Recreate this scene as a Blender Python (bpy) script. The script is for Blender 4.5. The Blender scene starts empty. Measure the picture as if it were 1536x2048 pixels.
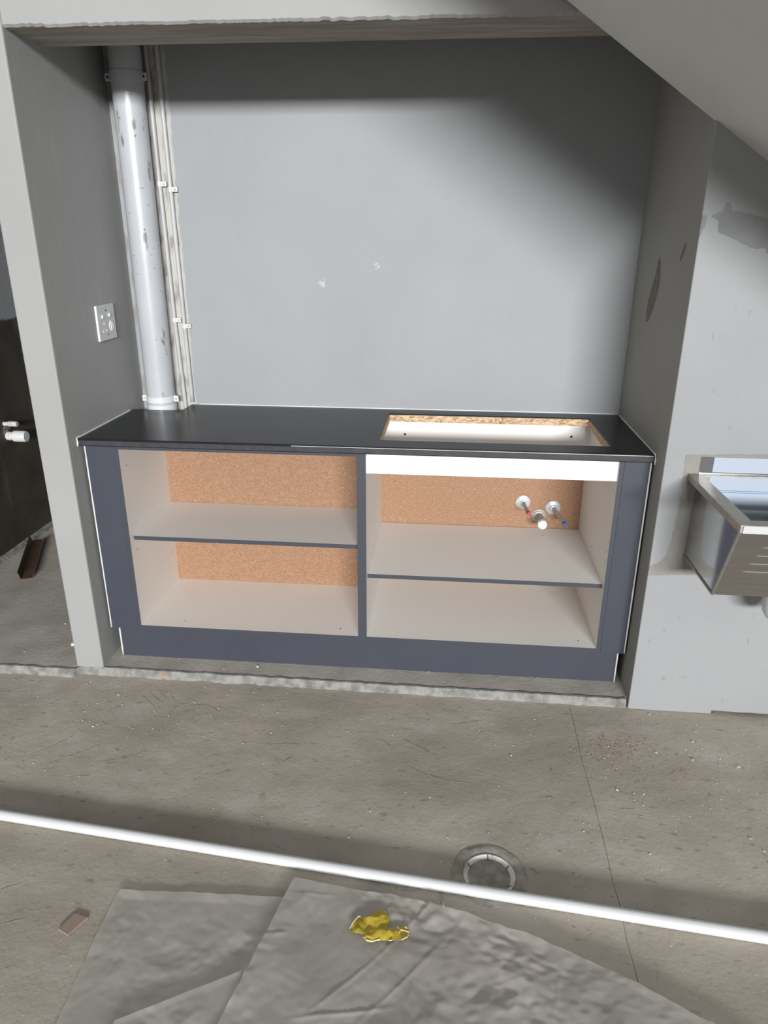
import bpy, bmesh, math, random
from mathutils import Vector, Matrix, noise
random.seed(7)
S = bpy.context.scene
COL = S.collection
PI = math.pi

# ------------------------------------------------------------------ camera
CAM = Vector((1.3193, -2.3686, 1.5887))
PITCH, YAW, ROLL, FPX = 0.3653, 0.0897, 0.0044, 1427.12
fw = Vector((-math.sin(YAW) * math.cos(PITCH), math.cos(YAW) * math.cos(PITCH), -math.sin(PITCH)))
rt = Vector((math.cos(YAW), math.sin(YAW), 0))
up = rt.cross(fw)
r2 = math.cos(ROLL) * rt + math.sin(ROLL) * up
u2 = -math.sin(ROLL) * rt + math.cos(ROLL) * up
cam = bpy.data.cameras.new('camera')
camo = bpy.data.objects.new('camera', cam)
COL.objects.link(camo)
camo.matrix_world = Matrix(((r2.x, u2.x, -fw.x, CAM.x), (r2.y, u2.y, -fw.y, CAM.y), (r2.z, u2.z, -fw.z, CAM.z), (0, 0, 0, 1)))
cam.sensor_fit = 'VERTICAL'
cam.sensor_height = 24.0
cam.lens = FPX / 2048 * 24.0
cam.clip_start = 0.02
S.camera = camo

# ------------------------------------------------------------------ light
W = bpy.data.worlds.new('world')
S.world = W
W.use_nodes = True
W.node_tree.nodes['Background'].inputs[0].default_value = (0.93, 0.97, 1.0, 1)
W.node_tree.nodes['Background'].inputs[1].default_value = 0.42

def area(name, loc, target, sx, sy, power, color):
    l = bpy.data.lights.new(name, 'AREA')
    l.shape = 'RECTANGLE'
    l.size, l.size_y, l.energy, l.color = sx, sy, power, color
    o = bpy.data.objects.new(name, l)
    COL.objects.link(o)
    o.location = loc
    o.rotation_euler = (Vector(target) - Vector(loc)).to_track_quat('-Z', 'Y').to_euler()
    return o
# overcast daylight that comes in through the open side of the building behind the viewer
area('daylight', (7.8, -40, 9.0), (1.0, 0, 1.0), 15, 3.4, 24000, (0.985, 0.995, 1.0))

V = S.view_settings
V.view_transform = 'Standard'
V.look = 'None'
V.gamma = 1
V.use_curve_mapping = False
V.exposure = 0.0

# ------------------------------------------------------------------ materials
def mat(name, col, rough=0.6, col2=None, scale=8, detail=4, lo=0.35, hi=0.65, bump=0.0, bscale=60, metal=0.0,
        spec=0.4, stretch=(1, 1, 1), bump2=0.0, bscale2=8, speck=None, speckscale=200, specklo=0.68):
    m = bpy.data.materials.new(name)
    m.use_nodes = True
    n, l = m.node_tree.nodes, m.node_tree.links
    b = n['Principled BSDF']
    b.inputs['Roughness'].default_value = rough
    b.inputs['Metallic'].default_value = metal
    b.inputs['Specular IOR Level'].default_value = spec
    b.inputs['Base Color'].default_value = (*col, 1)
    tc = n.new('ShaderNodeTexCoord')
    mp = n.new('ShaderNodeMapping')
    mp.inputs['Scale'].default_value = stretch
    l.new(tc.outputs['Object'], mp.inputs['Vector'])
    m['_vec'] = mp.name
    out = None
    def nz(sc, det, rg=0.55):
        t = n.new('ShaderNodeTexNoise')
        t.inputs['Scale'].default_value = sc
        t.inputs['Detail'].default_value = det
        t.inputs['Roughness'].default_value = rg
        l.new(mp.outputs['Vector'], t.inputs['Vector'])
        return t
    if col2:
        t = nz(scale, detail)
        r = n.new('ShaderNodeMapRange')
        r.inputs['From Min'].default_value, r.inputs['From Max'].default_value = lo, hi
        l.new(t.outputs['Fac'], r.inputs['Value'])
        mx = n.new('ShaderNodeMix')
        mx.data_type = 'RGBA'
        mx.inputs['A'].default_value = (*col, 1)
        mx.inputs['B'].default_value = (*col2, 1)
        l.new(r.outputs['Result'], mx.inputs['Factor'])
        out = mx.outputs['Result']
    if speck:
        t = nz(speckscale, 2)
        r = n.new('ShaderNodeMapRange')
        r.inputs['From Min'].default_value, r.inputs['From Max'].default_value = specklo, specklo + 0.04
        l.new(t.outputs['Fac'], r.inputs['Value'])
        mx = n.new('ShaderNodeMix')
        mx.data_type = 'RGBA'
        if out:
            l.new(out, mx.inputs['A'])
        else:
            mx.inputs['A'].default_value = (*col, 1)
        mx.inputs['B'].default_value = (*speck, 1)
        l.new(r.outputs['Result'], mx.inputs['Factor'])
        out = mx.outputs['Result']
    if out:
        l.new(out, b.inputs['Base Color'])
    prev = None
    for amt, sc, det in ((bump2, bscale2, 4), (bump, bscale, 5)):
        if amt:
            t = nz(sc, det, 0.6)
            bp = n.new('ShaderNodeBump')
            bp.inputs['Strength'].default_value = 1.0
            bp.inputs['Distance'].default_value = amt
            l.new(t.outputs['Fac'], bp.inputs['Height'])
            if prev:
                l.new(prev.outputs['Normal'], bp.inputs['Normal'])
            prev = bp
    if prev:
        l.new(prev.outputs['Normal'], b.inputs['Normal'])
    return m

def layer(m, color, build):
    """lay another colour over a material where build(nodes, links, vec) gives a 0-1 factor"""
    n, l = m.node_tree.nodes, m.node_tree.links
    b = n['Principled BSDF']
    mx = n.new('ShaderNodeMix')
    mx.data_type = 'RGBA'
    ins = b.inputs['Base Color']
    if ins.links:
        l.new(ins.links[0].from_socket, mx.inputs['A'])
    else:
        mx.inputs['A'].default_value = ins.default_value
    mx.inputs['B'].default_value = (*color, 1)
    f = build(n, l, n[m['_vec']].outputs['Vector'])
    l.new(f, mx.inputs['Factor'])
    l.new(mx.outputs['Result'], ins)

def edge_factor(axis, pos, width, wob, wobscale, below=True, gain=1.0):
    """1 on one side of a wobbly line at coordinate pos along axis"""
    def build(n, l, vec):
        sep = n.new('ShaderNodeSeparateXYZ')
        l.new(vec, sep.inputs[0])
        t = n.new('ShaderNodeTexNoise')
        t.inputs['Scale'].default_value = wobscale
        t.inputs['Detail'].default_value = 5
        l.new(vec, t.inputs['Vector'])
        a = n.new('ShaderNodeMath'); a.operation = 'MULTIPLY_ADD'
        l.new(t.outputs['Fac'], a.inputs[0]); a.inputs[1].default_value = wob
        l.new(sep.outputs['XYZ'.index(axis)], a.inputs[2])
        r = n.new('ShaderNodeMapRange')
        r.inputs['From Min'].default_value = pos + wob * 0.5 - width
        r.inputs['From Max'].default_value = pos + wob * 0.5 + width
        r.inputs['To Min'].default_value = gain if below else 0.0
        r.inputs['To Max'].default_value = 0.0 if below else gain
        l.new(a.outputs[0], r.inputs['Value'])
        return r.outputs['Result']
    return build

def noise_factor(scale, lo, hi, gain=1.0, stretch=(1, 1, 1), detail=5, offset=(0, 0, 0)):
    def build(n, l, vec):
        mp = n.new('ShaderNodeMapping')
        mp.inputs['Scale'].default_value = stretch
        mp.inputs['Location'].default_value = offset
        l.new(vec, mp.inputs['Vector'])
        t = n.new('ShaderNodeTexNoise')
        t.inputs['Scale'].default_value = scale
        t.inputs['Detail'].default_value = detail
        l.new(mp.outputs['Vector'], t.inputs['Vector'])
        r = n.new('ShaderNodeMapRange')
        r.inputs['From Min'].default_value, r.inputs['From Max'].default_value = lo, hi
        r.inputs['To Max'].default_value = gain
        l.new(t.outputs['Fac'], r.inputs['Value'])
        return r.outputs['Result']
    return build

def blob_factor(cx, cy, cz, radius, scale=60):
    """a ragged spot of scuffs around a point"""
    def build(n, l, vec):
        d = n.new('ShaderNodeVectorMath'); d.operation = 'DISTANCE'
        l.new(vec, d.inputs[0]); d.inputs[1].default_value = (cx, cy, cz)
        r = n.new('ShaderNodeMapRange')
        r.inputs['From Min'].default_value, r.inputs['From Max'].default_value = radius * 0.3, radius
        r.inputs['To Min'].default_value, r.inputs['To Max'].default_value = 0.12, -0.25
        l.new(d.outputs['Value'], r.inputs['Value'])
        t = n.new('ShaderNodeTexNoise')
        t.inputs['Scale'].default_value = scale; t.inputs['Detail'].default_value = 6
        l.new(vec, t.inputs['Vector'])
        a = n.new('ShaderNodeMath'); a.operation = 'ADD'
        l.new(t.outputs['Fac'], a.inputs[0]); l.new(r.outputs['Result'], a.inputs[1])
        q = n.new('ShaderNodeMapRange')
        q.inputs['From Min'].default_value, q.inputs['From Max'].default_value = 0.55, 0.7
        l.new(a.outputs[0], q.inputs['Value'])
        return q.outputs['Result']
    return build

def mul(n, l, a, b):
    m_ = n.new('ShaderNodeMath'); m_.operation = 'MULTIPLY'
    l.new(a, m_.inputs[0]); l.new(b, m_.inputs[1])
    return m_.outputs[0]

M = {}
PAINT = (0.34, 0.343, 0.346)
PAINT2 = (0.32, 0.323, 0.327)
M['paint'] = mat('grey_wall_paint', PAINT, 0.62, PAINT2, 1.6, 5, bump=0.0006, bscale=170, bump2=0.0012, bscale2=14)
M['paint_back'] = mat('grey_back_wall_paint', (0.310, 0.318, 0.325), 0.62, (0.290, 0.299, 0.307), 2.2, 5, bump=0.0006, bscale=170, bump2=0.0015, bscale2=10)
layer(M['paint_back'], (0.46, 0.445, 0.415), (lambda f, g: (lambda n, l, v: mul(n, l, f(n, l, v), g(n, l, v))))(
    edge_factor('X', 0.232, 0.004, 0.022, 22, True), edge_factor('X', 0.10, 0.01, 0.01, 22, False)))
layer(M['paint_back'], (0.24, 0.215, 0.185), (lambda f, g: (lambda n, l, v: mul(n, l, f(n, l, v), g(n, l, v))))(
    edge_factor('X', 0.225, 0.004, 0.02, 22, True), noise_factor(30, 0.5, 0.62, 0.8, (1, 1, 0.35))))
layer(M['paint_back'], (0.50, 0.50, 0.505), blob_factor(0.80, 0.6, 1.42, 0.035, 130))
layer(M['paint_back'], (0.46, 0.45, 0.46), blob_factor(1.02, 0.6, 1.49, 0.03, 130))
layer(M['paint_back'], (0.46, 0.46, 0.47), noise_factor(150, 0.735, 0.76, 0.8, (1, 1, 1), 2))
M['paint_pier'] = mat('pale_pier_paint', (0.325, 0.323, 0.317), 0.62, (0.305, 0.303, 0.298), 2.2, 5, bump=0.0005, bscale=170, bump2=0.001, bscale2=12)
M['paint_side'] = mat('grey_niche_side_paint', (0.345, 0.348, 0.338), 0.55, (0.32, 0.324, 0.314), 2.0, 5, bump=0.0005, bscale=150, bump2=0.0012, bscale2=10)
layer(M['paint_side'], (0.44, 0.44, 0.43), noise_factor(26, 0.63, 0.72, 0.5, (1, 1, 0.12), 6))
M['paint_right'] = mat('scuffed_wall_paint', (0.295, 0.301, 0.305), 0.62, (0.272, 0.278, 0.283), 2.2, 6, bump=0.0006, bscale=160, bump2=0.0014, bscale2=12)
layer(M['paint_right'], (0.18, 0.18, 0.18), noise_factor(42, 0.665, 0.72, 0.55, (1, 1, 0.5), 7))
M['paint_return'] = mat('return_paint_floor_bounce', (0.34, 0.33, 0.30), 0.6, (0.315, 0.305, 0.278), 2.5, 5, bump=0.0005, bscale=150, bump2=0.0012, bscale2=10)  # warm tint puts the light bounced off the floor into the colour
M['rib_steel'] = mat('dull_pressed_steel', (0.20, 0.185, 0.16), 0.6, metal=0.2)
M['scratch'] = mat('scored_concrete', (0.22, 0.19, 0.152), 0.9, (0.36, 0.32, 0.265), 60, 5)
M['plaster_raw'] = mat('bare_cement_plaster', (0.27, 0.258, 0.238), 0.85, (0.215, 0.206, 0.19), 14, 6, bump=0.0014, bscale=70)
M['plaster_grey'] = mat('bare_grey_skim', (0.225, 0.228, 0.232), 0.85, (0.19, 0.193, 0.197), 14, 6, bump=0.0012, bscale=60)
M['scar'] = mat('torn_plaster_scar', (0.23, 0.205, 0.17), 0.9, (0.17, 0.15, 0.125), 50, 5, bump=0.002, bscale=80)
M['soffit'] = mat('stair_soffit_plaster', (0.68, 0.67, 0.64), 0.7, (0.64, 0.63, 0.60), 2.5, 6, bump=0.0006, bscale=140, bump2=0.001, bscale2=9)
M['beam_under'] = mat('rough_beam_underside', (0.40, 0.365, 0.32), 0.85, (0.25, 0.225, 0.195), 5, 7, stretch=(0.6, 6, 6), bump=0.002, bscale=40)
M['floor'] = mat('concrete_floor', (0.475, 0.422, 0.355), 0.82, (0.385, 0.34, 0.283), 3.2, 9, 0.34, 0.68, bump=0.0011, bscale=85, bump2=0.004, bscale2=6)
layer(M['floor'], (0.51, 0.475, 0.42), noise_factor(5.5, 0.52, 0.72, 0.75, (1, 1.6, 1), 8, (3, 1, 0)))
layer(M['floor'], (0.30, 0.262, 0.212), noise_factor(1.7, 0.46, 0.66, 0.75, (1, 1.5, 1), 9, (11, 4, 0)))
layer(M['floor'], (0.25, 0.215, 0.172), noise_factor(26, 0.62, 0.72, 0.8, (1, 2.2, 1), 8, (1, 5, 0)))
layer(M['floor'], (0.66, 0.63, 0.58), noise_factor(140, 0.69, 0.73, 0.8, (1, 1, 1), 3))
layer(M['floor'], (0.13, 0.115, 0.095), noise_factor(110, 0.72, 0.76, 0.8, (1, 1, 1), 3, (7, 2, 0)))
M['slab'] = mat('raised_slab_concrete', (0.49, 0.45, 0.40), 0.85, (0.37, 0.335, 0.292), 6, 8, bump=0.0015, bscale=50)
layer(M['slab'], (0.55, 0.53, 0.49), noise_factor(60, 0.64, 0.72, 0.7))
M['ledge'] = mat('pale_cement_lip', (0.285, 0.278, 0.262), 0.85, (0.15, 0.142, 0.128), 26, 8, 0.4, 0.66, bump=0.003, bscale=45)
M['dark_wall'] = mat('waterproofed_wall', (0.036, 0.030, 0.024), 0.6, (0.062, 0.050, 0.036), 5, 7, bump=0.0015, bscale=40)
layer(M['dark_wall'], (0.12, 0.10, 0.075), noise_factor(4, 0.6, 0.75, 0.6, (1, 3, 0.5), 8))
layer(M['dark_wall'], (0.30, 0.31, 0.32), edge_factor('Z', 1.19, 0.006, 0.03, 14, False))
layer(M['dark_wall'], (0.38, 0.36, 0.33), blob_factor(-1.0, 1.11, 0.635, 0.075, 45))
M['room_grey'] = mat('back_room_grey', (0.30, 0.31, 0.32), 0.7, (0.27, 0.28, 0.29), 3, 5)
M['slate'] = mat('slate_grey_board', (0.053, 0.057, 0.074), 0.42, (0.048, 0.052, 0.068), 3, 6, bump=0.0003, bscale=220)
layer(M['slate'], (0.10, 0.104, 0.125), noise_factor(9, 0.66, 0.8, 0.35, (1.2, 1, 7), 6))
M['slate_edge'] = mat('slate_edge_band', (0.050, 0.053, 0.068), 0.45, bump=0.0002, bscale=200)
M['counter'] = mat('black_laminate', (0.014, 0.014, 0.015), 0.25, (0.022, 0.022, 0.024), 4, 6, 0.45, 0.7, bump=0.00012, bscale=320, spec=0.15)
M['counter_edge'] = mat('black_edge_laminate', (0.050, 0.050, 0.056), 0.38, (0.035, 0.035, 0.04), 30, 5, bump=0.0004, bscale=140)
M['melamine'] = mat('cream_melamine', (0.80, 0.775, 0.735), 0.45, (0.785, 0.76, 0.72), 2, 3, bump=0.0001, bscale=300)
M['melamine_white'] = mat('white_melamine', (0.86, 0.87, 0.88), 0.4)
M['hardboard'] = mat('brown_hardboard', (0.345, 0.196, 0.116), 0.7, (0.265, 0.143, 0.08), 190, 4, 0.36, 0.66, bump=0.0006, bscale=200,
                     stretch=(0.6, 1, 1), speck=(0.45, 0.30, 0.195), speckscale=260, specklo=0.64)
M['chip'] = mat('particle_board', (0.62, 0.46, 0.29), 0.8, (0.36, 0.235, 0.13), 130, 4, 0.4, 0.62, bump=0.0015, bscale=150,
                stretch=(0.4, 0.4, 1), speck=(0.16, 0.10, 0.06), speckscale=190, specklo=0.62)
M['pvc'] = mat('white_pvc', (0.63, 0.63, 0.635), 0.3, (0.60, 0.60, 0.605), 5, 4, spec=0.5)
M['pvc_dirty'] = mat('scuffed_white_pvc', (0.46, 0.472, 0.50), 0.32, (0.43, 0.44, 0.46), 6, 5, spec=0.5)
layer(M['pvc_dirty'], (0.16, 0.15, 0.135), noise_factor(30, 0.64, 0.70, 0.8, (1, 1, 0.3), 8, (2, 0, 3.3)))
layer(M['pvc_dirty'], (0.10, 0.095, 0.09), noise_factor(75, 0.70, 0.725, 0.9, (1, 1, 1), 2, (5, 0, 1)))
M['conduit'] = mat('painted_conduit', (0.46, 0.46, 0.465), 0.4, (0.38, 0.37, 0.36), 16, 6, 0.5, 0.75, stretch=(1, 1, 0.3))
layer(M['conduit'], (0.15, 0.14, 0.125), noise_factor(60, 0.66, 0.70, 0.8, (1, 1, 0.35), 4))
M['plate'] = mat('white_switch_plastic', (0.62, 0.62, 0.615), 0.35, spec=0.5)
M['plate_bright'] = mat('bright_switch_plastic', (0.82, 0.82, 0.82), 0.3, spec=0.5)
M['dark_hole'] = mat('dark_recess', (0.02, 0.02, 0.02), 0.8)
M['sealant'] = mat('white_silicone', (0.62, 0.62, 0.61), 0.4)
M['steel'] = mat('stainless_steel', (0.60, 0.60, 0.60), 0.10, metal=1.0, bump=0.00006, bscale=30)
M['steel_brushed'] = mat('brushed_stainless', (0.56, 0.55, 0.53), 0.30, (0.50, 0.49, 0.47), 40, 4, metal=1.0, stretch=(0.2, 3, 3), bump=0.00015, bscale=160)
M['steel_dull'] = mat('dusty_stainless_rim', (0.40, 0.385, 0.355), 0.42, (0.33, 0.315, 0.29), 30, 6, metal=0.75, bump=0.0003, bscale=120)
M['film'] = mat('pale_protective_film', (0.40, 0.45, 0.53), 0.4, (0.385, 0.435, 0.515), 6, 3, spec=0.5)
M['film_line'] = mat('blue_film_print', (0.06, 0.22, 0.36), 0.4)
M['film_white'] = mat('white_protective_film', (0.52, 0.51, 0.505), 0.35)
M['galv'] = mat('dusty_galvanised', (0.50, 0.49, 0.46), 0.5, (0.33, 0.31, 0.28), 70, 5, metal=0.35, bump=0.0008, bscale=120)
M['flange'] = mat('pale_galvanised_flange', (0.62, 0.64, 0.67), 0.42, (0.46, 0.47, 0.49), 60, 5, metal=0.3, bump=0.0006, bscale=120)
M['red_plug'] = mat('red_plastic_plug', (0.42, 0.06, 0.065), 0.5)
M['blue_plug'] = mat('blue_plastic_plug', (0.07, 0.13, 0.36), 0.45)
M['cap'] = mat('dusty_white_cap', (0.66, 0.65, 0.63), 0.5, (0.46, 0.44, 0.41), 60, 5)
M['foil'] = mat('yellow_foil_film', (0.56, 0.43, 0.04), 0.36, (0.44, 0.33, 0.025), 24, 5, bump=0.002, bscale=50, spec=0.6)
M['foil_edge'] = mat('torn_cream_edge', (0.74, 0.67, 0.42), 0.5)
M['rust'] = mat('brown_offcut', (0.105, 0.066, 0.040), 0.55, (0.075, 0.046, 0.028), 10, 5)
M['tile_chip'] = mat('pink_brown_shard', (0.33, 0.245, 0.195), 0.8, (0.29, 0.215, 0.17), 60, 4)
M['brick_chip'] = mat('orange_brick_chip', (0.52, 0.27, 0.13), 0.85, (0.42, 0.2, 0.09), 120, 4)
M['stone'] = mat('grey_pebble', (0.26, 0.24, 0.21), 0.85, (0.46, 0.44, 0.4), 60, 3)
M['crumb'] = mat('plaster_crumb', (0.74, 0.72, 0.67), 0.9)
M['sand'] = mat('brown_grit', (0.30, 0.225, 0.16), 0.9)
M['drain_ring'] = mat('dirty_pvc_ring', (0.80, 0.78, 0.73), 0.4, (0.28, 0.25, 0.205), 15, 7, 0.5, 0.66)
M['drain_cap'] = mat('cement_smeared_cap', (0.42, 0.385, 0.33), 0.8, (0.24, 0.215, 0.18), 25, 7, bump=0.0015, bscale=60)

def plastic_mat():
    m = mat('milky_polythene', (0.62, 0.585, 0.54), 0.26, (0.55, 0.515, 0.475), 5, 5, spec=0.55, bump=0.0004, bscale=30)
    n, l = m.node_tree.nodes, m.node_tree.links
    out = n['Material Output']
    tr = n.new('ShaderNodeBsdfTransparent')
    tl = n.new('ShaderNodeBsdfTranslucent')
    tl.inputs[0].default_value = (0.6, 0.58, 0.55, 1)
    a = n.new('ShaderNodeMixShader'); a.inputs[0].default_value = 0.25
    l.new(n['Principled BSDF'].outputs[0], a.inputs[1]); l.new(tl.outputs[0], a.inputs[2])
    b = n.new('ShaderNodeMixShader'); b.inputs[0].default_value = 0.36
    l.new(a.outputs[0], b.inputs[1]); l.new(tr.outputs[0], b.inputs[2])
    l.new(b.outputs[0], out.inputs['Surface'])
    return m
M['poly'] = plastic_mat()

# ------------------------------------------------------------------ mesh helpers
def box(bm, x0, x1, y0, y1, z0, z1):
    v = [bm.verts.new((x, y, z)) for z in (z0, z1) for y in (y0, y1) for x in (x0, x1)]
    for f in ((0, 2, 3, 1), (4, 5, 7, 6), (0, 1, 5, 4), (2, 6, 7, 3), (0, 4, 6, 2), (1, 3, 7, 5)):
        bm.faces.new([v[i] for i in f])
    return v

def cells(bm, xs, ys, z0, z1, skip=()):
    """solid plate over a grid of cells, leaving out the cells in skip; one closed surface"""
    nx, ny = len(xs) - 1, len(ys) - 1
    on = lambda i, j: 0 <= i < nx and 0 <= j < ny and (i, j) not in skip
    vv = {}
    def v(i, j, k):
        if (i, j, k) not in vv:
            vv[(i, j, k)] = bm.verts.new((xs[i], ys[j], (z0, z1)[k]))
        return vv[(i, j, k)]
    for i in range(nx):
        for j in range(ny):
            if not on(i, j):
                continue
            bm.faces.new((v(i, j, 1), v(i + 1, j, 1), v(i + 1, j + 1, 1), v(i, j + 1, 1)))
            bm.faces.new((v(i, j, 0), v(i, j + 1, 0), v(i + 1, j + 1, 0), v(i + 1, j, 0)))
            if not on(i, j - 1): bm.faces.new((v(i, j, 0), v(i + 1, j, 0), v(i + 1, j, 1), v(i, j, 1)))
            if not on(i, j + 1): bm.faces.new((v(i + 1, j + 1, 0), v(i, j + 1, 0), v(i, j + 1, 1), v(i + 1, j + 1, 1)))
            if not on(i - 1, j): bm.faces.new((v(i, j + 1, 0), v(i, j, 0), v(i, j, 1), v(i, j + 1, 1)))
            if not on(i + 1, j): bm.faces.new((v(i + 1, j, 0), v(i + 1, j + 1, 0), v(i + 1, j + 1, 1), v(i + 1, j, 1)))

def tube(bm, pts, r, n=12, caps=True):
    pts = [Vector(p) for p in pts]
    rings = []
    for i, p in enumerate(pts):
        d = (pts[min(i + 1, len(pts) - 1)] - pts[max(i - 1, 0)]).normalized()
        a = d.cross(Vector((0, 0, 1)) if abs(d.z) < 0.9 else Vector((1, 0, 0))).normalized()
        b = d.cross(a)
        rr = r[i] if isinstance(r, (list, tuple)) else r
        rings.append([bm.verts.new(p + rr * (math.cos(2 * PI * k / n) * a + math.sin(2 * PI * k / n) * b)) for k in range(n)])
    for i in range(len(rings) - 1):
        for k in range(n):
            bm.faces.new((rings[i][k], rings[i][(k + 1) % n], rings[i + 1][(k + 1) % n], rings[i + 1][k]))
    if caps:
        bm.faces.new(rings[0][::-1]); bm.faces.new(rings[-1])

def lathe(bm, prof, c, axis=(0, 0, 1), n=32, jit=0.0, close=False):
    ax = Vector(axis).normalized()
    a = ax.cross(Vector((0, 0, 1)) if abs(ax.z) < 0.9 else Vector((1, 0, 0))).normalized()
    b = ax.cross(a)
    c = Vector(c)
    rings = []
    for r, h in prof:
        ring = []
        for k in range(n):
            t = 2 * PI * k / n
            q = r
            if jit:
                q += jit * noise.noise(Vector((math.cos(t) * 2.2, math.sin(t) * 2.2, h * 40 + r * 9)))
            ring.append(bm.verts.new(c + ax * h + q * (math.cos(t) * a + math.sin(t) * b)))
        rings.append(ring)
    for i in range(len(rings) - 1):
        for k in range(n):
            bm.faces.new((rings[i][k], rings[i][(k + 1) % n], rings[i + 1][(k + 1) % n], rings[i + 1][k]))
    if prof[0][0] > 1e-5 and not close: bm.faces.new(rings[0][::-1])
    if prof[-1][0] > 1e-5 and not close: bm.faces.new(rings[-1])
    if close:
        for k in range(n):
            bm.faces.new((rings[-1][k], rings[-1][(k + 1) % n], rings[0][(k + 1) % n], rings[0][k]))

def prism(bm, pts, off):
    """closed prism of a planar polygon pts pushed along vector off"""
    off = Vector(off)
    a = [bm.verts.new(Vector(p)) for p in pts]
    b = [bm.verts.new(Vector(p) + off) for p in pts]
    bm.faces.new(a); bm.faces.new(b[::-1])
    n = len(pts)
    for i in range(n):
        bm.faces.new((a[i], b[i], b[(i + 1) % n], a[(i + 1) % n]))

def loft(bm, sections, caps=True):
    rows = [[bm.verts.new(Vector(p)) for p in s] for s in sections]
    n = len(rows[0])
    for i in range(len(rows) - 1):
        for k in range(n):
            bm.faces.new((rows[i][k], rows[i + 1][k], rows[i + 1][(k + 1) % n], rows[i][(k + 1) % n]))
    if caps:
        bm.faces.new(rows[0]); bm.faces.new(rows[-1][::-1])

def obj(name, bm, material, parent=None, smooth=False, bevel=0.0, seg=2, label=None, cat=None, group=None, kind=None, autosmooth=None):
    bmesh.ops.recalc_face_normals(bm, faces=bm.faces[:])
    me = bpy.data.meshes.new(name)
    bm.to_mesh(me); bm.free()
    mats = material if isinstance(material, (list, tuple)) else [material]
    for m in mats:
        me.materials.append(M[m])
    o = bpy.data.objects.new(name, me)
    COL.objects.link(o)
    if smooth or autosmooth:
        for p in me.polygons: p.use_smooth = True
    if autosmooth:
        me.set_sharp_from_angle(angle=math.radians(autosmooth))
    if bevel:
        b = o.modifiers.new('bevel', 'BEVEL')
        b.width, b.segments, b.limit_method, b.angle_limit = bevel, seg, 'ANGLE', math.radians(40)
        b.harden_normals = False
    if parent is not None:
        o.parent = parent
        o.matrix_parent_inverse = Matrix.Translation(parent.location).inverted()
    tag(o, label, cat, group, kind)
    return o

def tag(o, label=None, cat=None, group=None, kind=None):
    if label: o['label'] = label
    if cat: o['category'] = cat
    if group: o['group'] = group
    if kind: o['kind'] = kind

def thing(name, loc, label, cat, group=None):
    e = bpy.data.objects.new(name, None)
    COL.objects.link(e)
    e.location = loc
    e.empty_display_size = 0.05
    tag(e, label, cat, group)
    return e

def B():
    return bmesh.new()

def onebox(name, dims, material, parent=None, **k):
    bm = B(); box(bm, *dims)
    return obj(name, bm, material, parent, **k)

def floorpt(px, py, z=-0.03):
    d = fw + r2 * ((px - 768) / FPX) + u2 * ((1024 - py) / FPX)
    t = (z - CAM.z) / d.z
    return CAM + d * t

N = lambda *v: noise.noise(Vector(v))

# ------------------------------------------------------------------ setting
ZF = -0.03                       # main floor; the raised slab of the niche is at 0
bm = B()
# one slab either side of the construction joint, both with a wandering edge
ys = [-7.0 + i * 0.05 for i in range(int(7.2 / 0.05) + 1)]
def jx(y): return 1.812 + 0.007 * N(y * 2.7, 0.3, 1.7) + 0.003 * N(y * 11, 4, 2)
def floor_half(x_out, side):
    prev = None
    for y in ys:
        w = 0.0004 + 0.0016 * abs(N(y * 9, 7, side))
        xe = jx(y) + side * w
        row = [bm.verts.new(p) for p in ((x_out, y, ZF), (xe, y, ZF), (xe + side * -0.0005, y, ZF - 0.006), (x_out, y, ZF - 0.08))]
        if prev:
            for k in range(4):
                bm.faces.new((prev[k], row[k], row[(k + 1) % 4], prev[(k + 1) % 4]))
        else:
            bm.faces.new(row)
        prev = row
    bm.faces.new(prev[::-1])
floor_half(-4.5, -1)
floor_half(6.5, 1)
floor = obj('floor', bm, 'floor', kind='structure', label='grey brown bare concrete floor with a construction joint')
DRAIN = Vector((1.478, -0.885, ZF))
bm = B(); lathe(bm, [(0.071, -0.03), (0.071, 0.05)], DRAIN, n=48)
cut = bpy.data.meshes.new('cut'); bmesh.ops.recalc_face_normals(bm, faces=bm.faces[:]); bm.to_mesh(cut); bm.free()
cuto = bpy.data.objects.new('cutter', cut); COL.objects.link(cuto)
bo = floor.modifiers.new('drain_hole', 'BOOLEAN'); bo.operation = 'DIFFERENCE'; bo.object = cuto; bo.solver = 'EXACT'
dg = bpy.context.evaluated_depsgraph_get()
newme = bpy.data.meshes.new_from_object(floor.evaluated_get(dg))
floor.modifiers.clear(); floor.data = newme
bpy.data.objects.remove(cuto)

# raised slab inside the niche and the room on the left
bm = B()
secs = []
for i in range(0, 140):
    x = -1.25 + i * 0.0245
    if x > 2.06: break
    y = -0.050 - 0.008 * (x > 0.0) * (x / 2.0) + 0.004 * N(x * 6, 2, 0) + (0 if x > -0.1 else -0.02)
    secs.append([(x, y, 0.0), (x, 2.3, 0.0), (x, 2.3, -0.1), (x, y, -0.1)])
loft(bm, secs)
obj('floor_niche', bm, 'slab', kind='structure', label='raised concrete floor under the cabinets and in the next room')
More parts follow.
